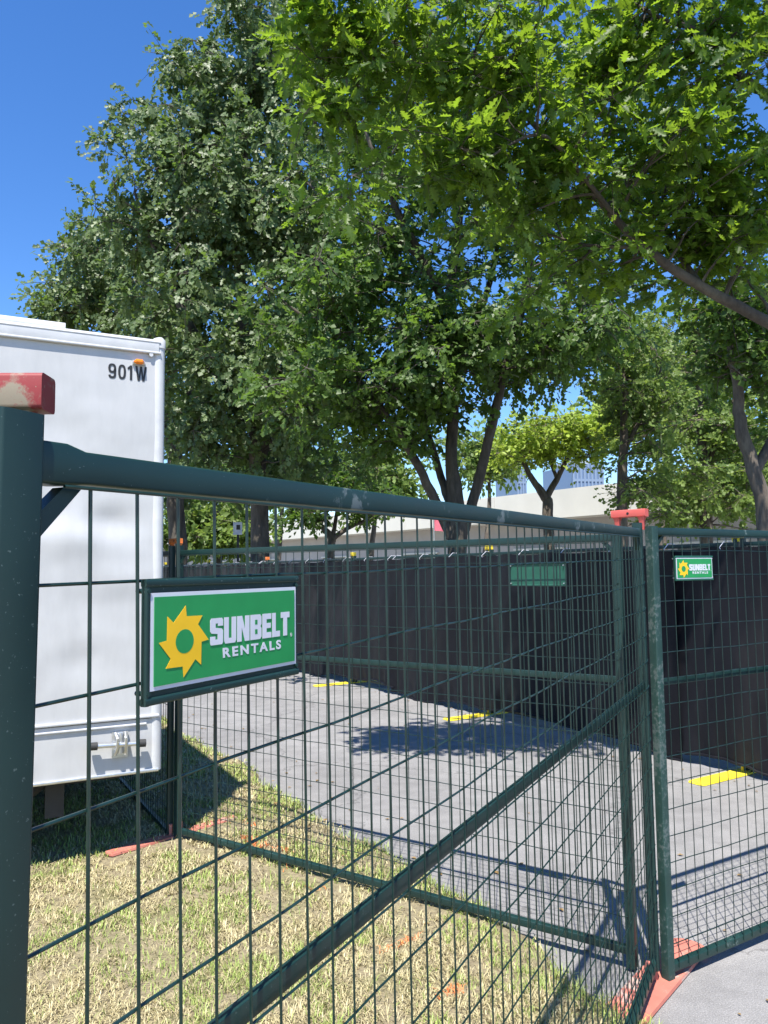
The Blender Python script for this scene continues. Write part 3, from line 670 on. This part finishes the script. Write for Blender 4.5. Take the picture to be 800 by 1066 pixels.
def mid_leaf():
    V = np.array([(0, 0, 0), (.32, .27, .06), (.40, .07, .02), (.72, .30, .04), (1, 0, -.08), (.72, -.30, .04), (.40, -.07, .02), (.32, -.27, .06), (.45, 0, -.02)])
    T = np.array([(0, 1, 8), (1, 2, 8), (2, 3, 8), (3, 4, 8), (4, 5, 8), (5, 6, 8), (6, 7, 8), (7, 0, 8)]); return V, T
def far_leaf():
    return np.array([(0, 0, 0), (.45, .32, .05), (1, 0, -.05), (.45, -.32, .05)]), np.array([(0, 1, 2), (0, 2, 3)])
def leaves(name, P, X, size, tmpl, material, parent, droop=.3, updev=.75, tint=None, south=.5):
    """P positions, X outward directions; leaf length along X with droop, blade facing mostly up"""
    V, T = tmpl; n = len(P)
    x = X + rng.normal(0, .45, (n, 3)); x[:, 2] -= droop; x /= np.linalg.norm(x, axis=1)[:, None]
    up = np.array([0, -south, 1.-.3*south]) + rng.normal(0, updev, (n, 3)); y = np.cross(up, x); y /= np.linalg.norm(y, axis=1)[:, None]+1e-9; z = np.cross(x, y)
    s = size*rng.uniform(.65, 1.25, n)
    W = P[:, None]+s[:, None, None]*(V[None, :, :1]*x[:, None]+V[None, :, 1:2]*y[:, None]+V[None, :, 2:3]*z[:, None])
    k = len(V); Fc = (np.arange(n)[:, None, None]*k+T[None]).reshape(-1, 3)
    tint = rng.random(n) if tint is None else tint
    return npmesh(name, W.reshape(-1, 3), Fc, material, parent, attrs={'tint': np.repeat(tint, k)})
def curve(p, q, n=6, w=.08, sag=0.):
    p = Vector(p); q = Vector(q); L = (q-p).length; o = [Vector((random.gauss(0, 1), random.gauss(0, 1), random.gauss(0, .6)))*w*L for _ in range(2)]
    out = []
    for i in range(n+1):
        t = i/n; out.append(p.lerp(q, t)+o[0]*sin(pi*t)*.6+o[1]*sin(2*pi*t)*.35+Vector((0, 0, sag*L*sin(pi*t))))
    return out
def tree(name, label, base, limbs, blobs, ncl, nleaf, size, lm, bm_, tmpl, droop=.3, clr=.45, cat='tree', leafdist=1., twig=.007, group=None, flat=.55, updev=.75, south=.5, fuzz=.13):
    """limbs: list of (points, radii); blobs: (centre, (rx,ry,rz), weight)"""
    t = empty(name, base); tag(t, label, cat, group); B_ = Vector(base)
    mb = MB(); nodes = []; nr = []
    for pts, rr in limbs:
        # smooth resample with bark wobble
        P = [Vector(p) for p in pts]; out = []; ro = []
        for i in range(len(P)-1):
            for s_ in range(5):
                u = s_/5; a0 = P[max(i-1, 0)]; a1 = P[i]; a2 = P[i+1]; a3 = P[min(i+2, len(P)-1)]
                q = .5*((2*a1)+(-a0+a2)*u+(2*a0-5*a1+4*a2-a3)*u*u+(-a0+3*a1-3*a2+a3)*u**3)
                r_ = rr[i]*(1-u)+rr[i+1]*u; out.append(q+Vector((random.gauss(0, .08), random.gauss(0, .08), 0))*r_); ro.append(r_*random.uniform(.96, 1.04))
        out.append(P[-1]); ro.append(rr[-1])
        mb.tube([q-B_ for q in out], ro, 10)
        nodes += out; nr += ro
    nodes_l = list(nodes); nrl = list(nr)
    C = []; wts = np.array([b[2] for b in blobs], float); wts /= wts.sum()
    for i in range(ncl):
        b = blobs[rng.choice(len(blobs), p=wts)]
        v = rng.normal(0, 1, 3); v /= np.linalg.norm(v); rad = rng.random()**.42*max(.2, rng.normal(1, fuzz))
        C.append(Vector(b[0])+Vector((v[0]*b[1][0]*rad, v[1]*b[1][1]*rad, v[2]*b[1][2]*rad)))
    arr = [np.array(q) for q in nodes_l]; A = np.array(arr); R = np.array(nrl)
    C.sort(key=lambda c: float(np.min(np.linalg.norm(A-np.array(c), axis=1))))
    bmB = MB(); LP = []; LX = []; TN = []
    for c in C:
        ca = np.array(c); dd = np.linalg.norm(A-ca, axis=1) + np.maximum(0, A[:, 2]-ca[2])*.8 + .003/np.maximum(R, .004)
        j = int(np.argmin(dd)); p = Vector(A[j]); L = (c-p).length
        rs = min(R[j]*.62, .008+L*.016); pts = curve(p, c, 6, .09, .05)
        rad = [rs*(1-i/6)+twig*i/6 for i in range(7)]
        bmB.tube([q-B_ for q in pts], rad, 5, False)
        A = np.vstack([A, [tuple(q) for q in pts[2:]]]); R = np.concatenate([R, rad[2:]])
        # twigs and leaves around the cluster
        cs = clr*random.uniform(.7, 1.3); nl = int(nleaf*random.uniform(.6, 1.4)); k = random.randint(4, 7); tn = random.random()*.5
        dirs = []
        for _ in range(k):
            d_ = Vector((random.gauss(0, 1), random.gauss(0, 1), random.gauss(-.1*droop, flat))).normalized(); dirs.append(d_)
            e = c + d_*cs + Vector((0, 0, -droop*.35*cs)); bmB.tube([(c-B_), (c.lerp(e, .5)-B_+Vector((0, 0, .04*cs))), e-B_], [twig, twig*.7, twig*.35], 4, False)
        m = nl
        di = rng.integers(0, k, m); D = np.array([tuple(q) for q in dirs])[di]; tt = rng.uniform(.12, 1.08, m)
        pos = np.array(c)+D*(tt*cs)[:, None]+rng.normal(0, .09*cs, (m, 3)); pos[:, 2] -= droop*.35*cs*tt**2
        LP.append(pos); LX.append(D); TN.append(np.clip(tn+rng.random(m)*.5, 0, 1))
    trunk = mb.build('trunk', bm_, t)
    bmB.build('branches', bm_, t)
    P_ = np.concatenate(LP)-np.array(base)[None]; X_ = np.concatenate(LX)
    leaves('crown', P_, X_, size, tmpl, lm, t, droop, updev, np.concatenate(TN), south)
    return t
def BL_(px, py, Y, rx, ry, rd_, w): 
    p = U(px, py, Y); return (tuple(p), (rx*Y/F, rd_, ry*Y/F), w)
def gnd(px, Y):
    p = U(px, 600, Y); return Vector((p.x, p.y, 0))

# B: main pale tree upper left; trunk at 272
Yb = 16.; bb = gnd(272, Yb)
tree('oak_tree', 'tall oak with pale hanging leaves behind the trailer, trunk left of centre', tuple(bb), [
    ([bb, U(270, 545, Yb), U(268, 470, Yb), U(262, 380, Yb), U(250, 280, Yb), U(255, 160, Yb), U(265, 40, Yb)], [.23, .19, .17, .15, .12, .08, .04]),
    ([U(268, 480, Yb), U(300, 400, Yb-.6), U(330, 300, Yb-1), U(335, 180, Yb-1)], [.15, .11, .08, .03]),
    ([U(266, 450, Yb), U(215, 370, Yb-.3), U(170, 280, Yb-.8), U(140, 200, Yb-.8)], [.14, .1, .06, .02]),
    ([U(262, 380, Yb), U(230, 300, Yb+1), U(190, 180, Yb+1), U(190, 110, Yb+1)], [.12, .09, .05, .02])],
    [BL_(262, 15, Yb, 48, 65, 1.4, 1.0), BL_(235, 105, Yb, 62, 52, 1.7, 1.5), BL_(318, 90, Yb, 70, 90, 1.9, 1.6), BL_(195, 165, Yb, 62, 45, 1.8, 1.2), BL_(165, 120, Yb, 38, 22, .8, .35), BL_(195, 75, Yb, 28, 22, .7, .3), BL_(245, 225, Yb-.3, 95, 70, 2.2, 2.5),
     BL_(180, 245, Yb, 65, 50, 1.8, 1.3), BL_(330, 230, Yb-.8, 70, 80, 2.0, 1.8), BL_(225, 330, Yb-.5, 85, 60, 2.2, 2.0), BL_(290, 400, Yb-1, 75, 65, 2.0, 1.8), BL_(215, 435, Yb, 55, 60, 1.8, 1.2), BL_(270, 480, Yb+.5, 90, 30, 1.7, .9)],
    560, 80, .165, LEAF_B, BARK, mid_leaf(), droop=.7, clr=.55, flat=.75, updev=.6, south=1.3, fuzz=.2)
# A: left tree trunk 186
Ya = 20.; ba = gnd(186, Ya)
tree('oak_tree', 'oak with lighter crown at far left rising behind the trailer roof', tuple(ba), [
    ([ba, U(184, 545, Ya), U(180, 460, Ya), U(160, 380, Ya), U(130, 300, Ya), U(110, 250, Ya)], [.28, .22, .19, .15, .1, .04]),
    ([U(180, 450, Ya), U(205, 380, Ya), U(200, 320, Ya)], [.14, .1, .05])],
    [BL_(118, 280, Ya, 55, 42, 1.8, 2), BL_(85, 318, Ya, 38, 30, 1.5, 1), BL_(160, 340, Ya, 60, 55, 2, 2), BL_(60, 335, Ya, 18, 18, .8, .3), BL_(95, 250, Ya, 25, 20, .9, .5), BL_(190, 420, Ya, 40, 60, 1.8, 1), BL_(200, 490, Ya, 35, 25, 1.5, .5)],
    200, 60, .18, LEAF_B, BARK, mid_leaf(), droop=.5, clr=.65, flat=.7, south=1.2, fuzz=.2)
# C: many-stemmed middle tree
Yc = 12.6; bc = gnd(476, Yc); jn = U(476, 548, Yc)
tree('oak_tree', 'dark multi-stemmed oak at the centre behind the screened fence', tuple(bc), [
    ([bc, jn, U(470, 480, Yc), U(473, 400, Yc), U(470, 300, Yc), U(480, 200, Yc), U(470, 80, Yc), U(465, -10, Yc)], [.19, .16, .105, .092, .08, .06, .04, .02]),
    ([U(478, 560, Yc), U(492, 522, Yc), U(513, 440, Yc-.2), U(530, 370, Yc-.4), U(552, 280, Yc-.6), U(556, 180, Yc-.6), U(575, 80, Yc-.6)], [.12, .085, .075, .065, .055, .04, .02]),
    ([U(474, 560, Yc), U(452, 520, Yc), U(432, 478, Yc-.3), U(400, 430, Yc-.6), U(372, 395, Yc-.9), U(340, 350, Yc-1.2), U(290, 310, Yc-1.3)], [.13, .08, .068, .058, .045, .03, .015]),
    ([U(472, 535, Yc), U(462, 505, Yc+.2), U(447, 455, Yc+.5), U(430, 400, Yc+.8)], [.09, .066, .055, .03]),
    ([U(470, 330, Yc), U(440, 270, Yc-.6), U(405, 200, Yc-1), U(375, 120, Yc-1.2)], [.09, .065, .045, .02]),
    ([U(474, 400, Yc), U(500, 330, Yc+.6), U(520, 240, Yc+1), U(515, 150, Yc+1)], [.08, .06, .04, .02]),
    ([U(440, 270, Yc-.6), U(400, 240, Yc-.9), U(350, 215, Yc-1), U(320, 190, Yc-1)], [.05, .035, .025, .012]),
    ([U(530, 370, Yc-.4), U(575, 330, Yc-.6), U(620, 300, Yc-.8)], [.06, .04, .015])],
    [BL_(400, 130, Yc, 75, 90, 1.8, 1.5), BL_(480, 90, Yc, 80, 100, 2, 1.8), BL_(400, 270, Yc-.6, 80, 60, 2, 1.6), BL_(350, 330, Yc-.8, 75, 55, 1.8, 1.7), BL_(340, 410, Yc-.8, 80, 50, 1.6, 1.4), BL_(425, 400, Yc, 60, 55, 1.5, 1.0),
     BL_(560, 130, Yc, 80, 110, 2, 1.6), BL_(540, 350, Yc-.3, 75, 45, 1.8, 1.5), BL_(610, 330, Yc-.5, 60, 45, 1.4, 1.), BL_(470, 425, Yc, 55, 20, 1.3, .4), BL_(485, 345, Yc-1.0, 75, 40, .7, 1.1), BL_(430, 395, Yc-1.0, 50, 35, .7, .7), BL_(460, 180, Yc-1, 70, 70, 1, .9), BL_(500, 250, Yc, 90, 60, 2, .9), BL_(620, 240, Yc, 60, 60, 1.8, 1.), BL_(565, 378, Yc, 50, 22, 1.2, .5), BL_(400, 455, Yc, 50, 28, 1.2, .5)],
    510, 62, .145, LEAF_C, BARK, mid_leaf(), droop=.4, clr=.48, flat=.6, south=.8, fuzz=.2)
# D: overhanging oak from the right
bD = Vector((6.2, 6.6, 0)); Yd = 5.6
j1 = U(905, 380, 6.2)
lim = [([bD, Vector((6.1, 6.6, 1.6)), Vector((5.7, 6.5, 3.0)), Vector((5.6, 6.4, 4.6)), Vector((5.4, 6.3, 6.5)), Vector((5.2, 6., 8.5))], [.27, .23, .21, .17, .12, .06]),
    ([Vector((5.8, 6.5, 2.7)), U(860, 362, 6.2), U(790, 330, 6.), U(730, 298, 5.9), U(672, 258, 5.8), U(620, 205, 5.7), U(575, 150, 5.6), U(520, 95, 5.5), U(470, 55, 5.4), U(420, 20, 5.3)], [.11, .065, .046, .040, .034, .027, .020, .015, .010, .006]),
    ([Vector((5.55, 6.4, 5.0)), U(860, 150, 6.2), U(800, 100, 6.), U(745, 60, 5.8), U(700, 5, 5.6), U(650, -60, 5.4)], [.08, .045, .035, .028, .020, .010]),
    ([U(765, 80, 5.9), U(730, 35, 5.7), U(690, 20, 5.6), U(645, -5, 5.4), U(600, -30, 5.2)], [.028, .022, .016, .011, .006]),
    ([U(650, 238, 5.75), U(600, 175, 5.4), U(560, 140, 5.2), U(500, 170, 5.1)], [.022, .017, .012, .006]),
    ([U(590, 168, 5.6), U(540, 175, 5.5), U(480, 172, 5.4)], [.016, .011, .006]),
    ([U(730, 298, 5.9), U(690, 230, 6.4), U(700, 160, 6.6)], [.03, .02, .01]),
    ([U(672, 258, 5.8), U(610, 255, 6.0), U(560, 240, 6.)], [.018, .012, .006])]
tree('oak_tree', 'near oak reaching in from the right with bright yellow green leaves overhead', tuple(bD), lim,
    [BL_(350, 20, 5.2, 60, 55, .5, .55), BL_(360, 110, 5.3, 38, 70, .4, .55), BL_(430, 40, 5.3, 80, 50, .6, .7), BL_(520, 60, 5.4, 80, 70, .7, .9), BL_(560, 150, 5.5, 80, 45, .6, .8), BL_(480, 150, 5.3, 60, 35, .5, .5), BL_(640, 60, 5.7, 90, 80, .9, 1.4), BL_(740, 60, 5.9, 90, 90, 1, 1.5),
     BL_(680, 170, 5.9, 90, 60, 1., 1.), BL_(770, 200, 6., 60, 80, 1., 1.2), BL_(600, 240, 5.9, 80, 60, .8, .6), BL_(720, 260, 6.1, 80, 40, .8, .9), BL_(540, 220, 5.9, 60, 40, .7, .4),
     ((3.2, 6.6, 7.9), (2.0, 1.6, 1.0), 2.2), ((5.2, 6.6, 8.2), (1.8, 1.6, 1.2), 1.2), ((4.0, 5.6, 6.6), (1.3, .8, .6), .8), ((2.7, 4.7, 7.9), (1.5, 1.2, .7), 1.9), ((4.2, 4.4, 7.4), (1.3, 1.2, .8), 1.4)],  # upper crown layers out of view, added to shade the right-hand leaves
    540, 50, .11, LEAF_D, BARK, oak_leaf(), droop=.28, clr=.29, twig=.0028, flat=.42, updev=.6, south=.3, fuzz=.38)
# E: pale trees behind the right panel
Ye = 15.; be = gnd(648, Ye)
tree('maple_tree', 'light green tree with slim trunk directly behind the red bracket', tuple(be), [
    ([be, U(648, 520, Ye), U(650, 450, Ye), U(652, 380, Ye), U(655, 320, Ye)], [.12, .1, .08, .06, .03]), ([U(649, 470, Ye), U(675, 420, Ye), U(690, 380, Ye)], [.05, .04, .02])],
    [BL_(650, 370, Ye, 60, 50, 1.6, 1.6), BL_(690, 440, Ye, 50, 45, 1.5, 1.2), BL_(668, 420, Ye, 35, 40, 1.2, .9), BL_(692, 508, Ye, 45, 28, 1.3, .9), BL_(625, 350, Ye, 30, 25, 1, .5)],
    140, 56, .13, LEAF_E, BARK2, mid_leaf(), droop=.2, clr=.45, south=.9, fuzz=.25)
Yf = 16.5; bf = gnd(735, Yf)
tree('maple_tree', 'bushy light green tree behind the small sign on the right panel', tuple(bf), [
    ([bf, U(735, 520, Yf), U(730, 450, Yf), U(725, 370, Yf), U(722, 310, Yf)], [.14, .12, .1, .07, .03]), ([U(733, 490, Yf), U(760, 430, Yf), U(775, 380, Yf)], [.06, .05, .02])],
    [BL_(720, 360, Yf, 60, 55, 1.8, 1.5), BL_(730, 440, Yf, 60, 50, 1.8, 1.4), BL_(775, 450, Yf, 45, 60, 1.5, 1.), BL_(715, 515, Yf, 55, 32, 1.5, 1.2), BL_(765, 520, Yf, 45, 30, 1.5, .9)],
    190, 54, .14, LEAF_E, BARK2, mid_leaf(), droop=.2, clr=.5, south=.9, fuzz=.25)
Yr = 9.6; br = gnd(797, Yr)
tree('oak_tree', 'oak with crooked dark trunk at the right edge beyond the fence', tuple(br), [
    ([br, U(797, 545, Yr), U(786, 490, Yr), U(772, 445, Yr), U(768, 400, Yr), U(760, 350, Yr), U(765, 300, Yr)], [.11, .095, .085, .075, .06, .04, .02]), ([U(786, 490, Yr), U(812, 440, Yr), U(830, 380, Yr)], [.07, .05, .02])],
    [BL_(770, 360, Yr, 45, 35, 1.1, 1), BL_(820, 400, Yr, 45, 60, 1.1, 1), BL_(755, 315, Yr, 50, 30, 1.1, .8), BL_(815, 330, Yr, 40, 40, 1, .7)],
    80, 50, .13, LEAF_C, BARK2, mid_leaf(), droop=.3, clr=.38)
# G: small yellow-green tree
Yg = 20.; bg_ = gnd(572, Yg)
tree('ornamental_tree', 'small yellow green tree with forked trunk before the cream parapet', tuple(bg_), [
    ([bg_, U(571, 535, Yg), U(568, 518, Yg), U(555, 500, Yg), U(545, 480, Yg), U(540, 455, Yg)], [.17, .14, .12, .08, .05, .02]), ([U(568, 520, Yg), U(582, 495, Yg), U(595, 470, Yg), U(610, 450, Yg)], [.1, .07, .05, .02]), ([U(580, 498, Yg), U(570, 470, Yg), U(568, 440, Yg)], [.05, .04, .02])],
    [BL_(575, 448, Yg, 66, 12, 1.6, 2), BL_(540, 465, Yg, 32, 18, 1.2, 1), BL_(620, 448, Yg, 42, 18, 1.3, 1.2), BL_(590, 472, Yg, 40, 13, 1.1, .9)],
    150, 60, .14, LEAF_G, BARK2, far_leaf(), droop=.1, clr=.45, flat=.35, south=.8)
Yh = 24.; bh = gnd(345, Yh)
tree('ornamental_tree', 'small spreading tree with dark branches above the screen left of centre', tuple(bh), [
    ([bh, U(345, 575, Yh), U(345, 560, Yh), U(332, 545, Yh), U(318, 530, Yh)], [.16, .13, .12, .08, .03]), ([U(345, 562, Yh), U(362, 550, Yh), U(385, 540, Yh), U(402, 530, Yh)], [.09, .07, .05, .02]), ([U(346, 560, Yh), U(350, 540, Yh), U(352, 515, Yh)], [.08, .06, .02])],
    [BL_(345, 515, Yh, 60, 22, 2, 2), BL_(315, 540, Yh, 22, 10, 1.2, .6), BL_(385, 530, Yh, 35, 14, 1.4, .6), BL_(350, 490, Yh, 50, 20, 2, 1)],
    110, 50, .17, LEAF_C, BARK2, far_leaf(), droop=.1, clr=.5)
# background greens
def bush_tree(label, px, py, Y, rx, ry, ncl, lm, sz=.24, trunk=.16, nleaf=60):
    b = gnd(px, Y); top = U(px, py-ry*.5, Y)
    tree('distant_tree', label, tuple(b), [([b, b.lerp(top, .3), b.lerp(top, .65)+Vector((.2, 0, 0)), top], [trunk, trunk*.8, trunk*.5, trunk*.2])],
         [BL_(px, py, Y, rx, ry, rx*Y/F*.8, 2), BL_(px-rx*.5, py+ry*.35, Y, rx*.55, ry*.5, rx*Y/F*.5, 1), BL_(px+rx*.5, py+ry*.35, Y, rx*.55, ry*.5, rx*Y/F*.5, 1)],
         ncl, nleaf, sz, lm, BARK2, far_leaf(), droop=.1, clr=.026*Y, south=.9, fuzz=.22)
bush_tree('bright green tree low behind the trailer corner and fence rail', 225, 540, 27, 52, 38, 110, LEAF_E)
bush_tree('sunlit green tree between the centre oak and the rail', 385, 492, 30, 55, 38, 110, LEAF_E)
bush_tree('pale green tree glimpsed right of the centre oak stems', 505, 470, 34, 34, 32, 60, LEAF_E)
bush_tree('tall green tree filling the gap behind the left oaks', 290, 480, 34, 60, 55, 120, LEAF_C, .3)
bush_tree('tall light tree behind the red bracket tree', 690, 400, 28, 70, 80, 190, LEAF_E, .24)
bush_tree('light tree at the far right behind crooked trunk', 800, 470, 26, 60, 80, 150, LEAF_E, .24)
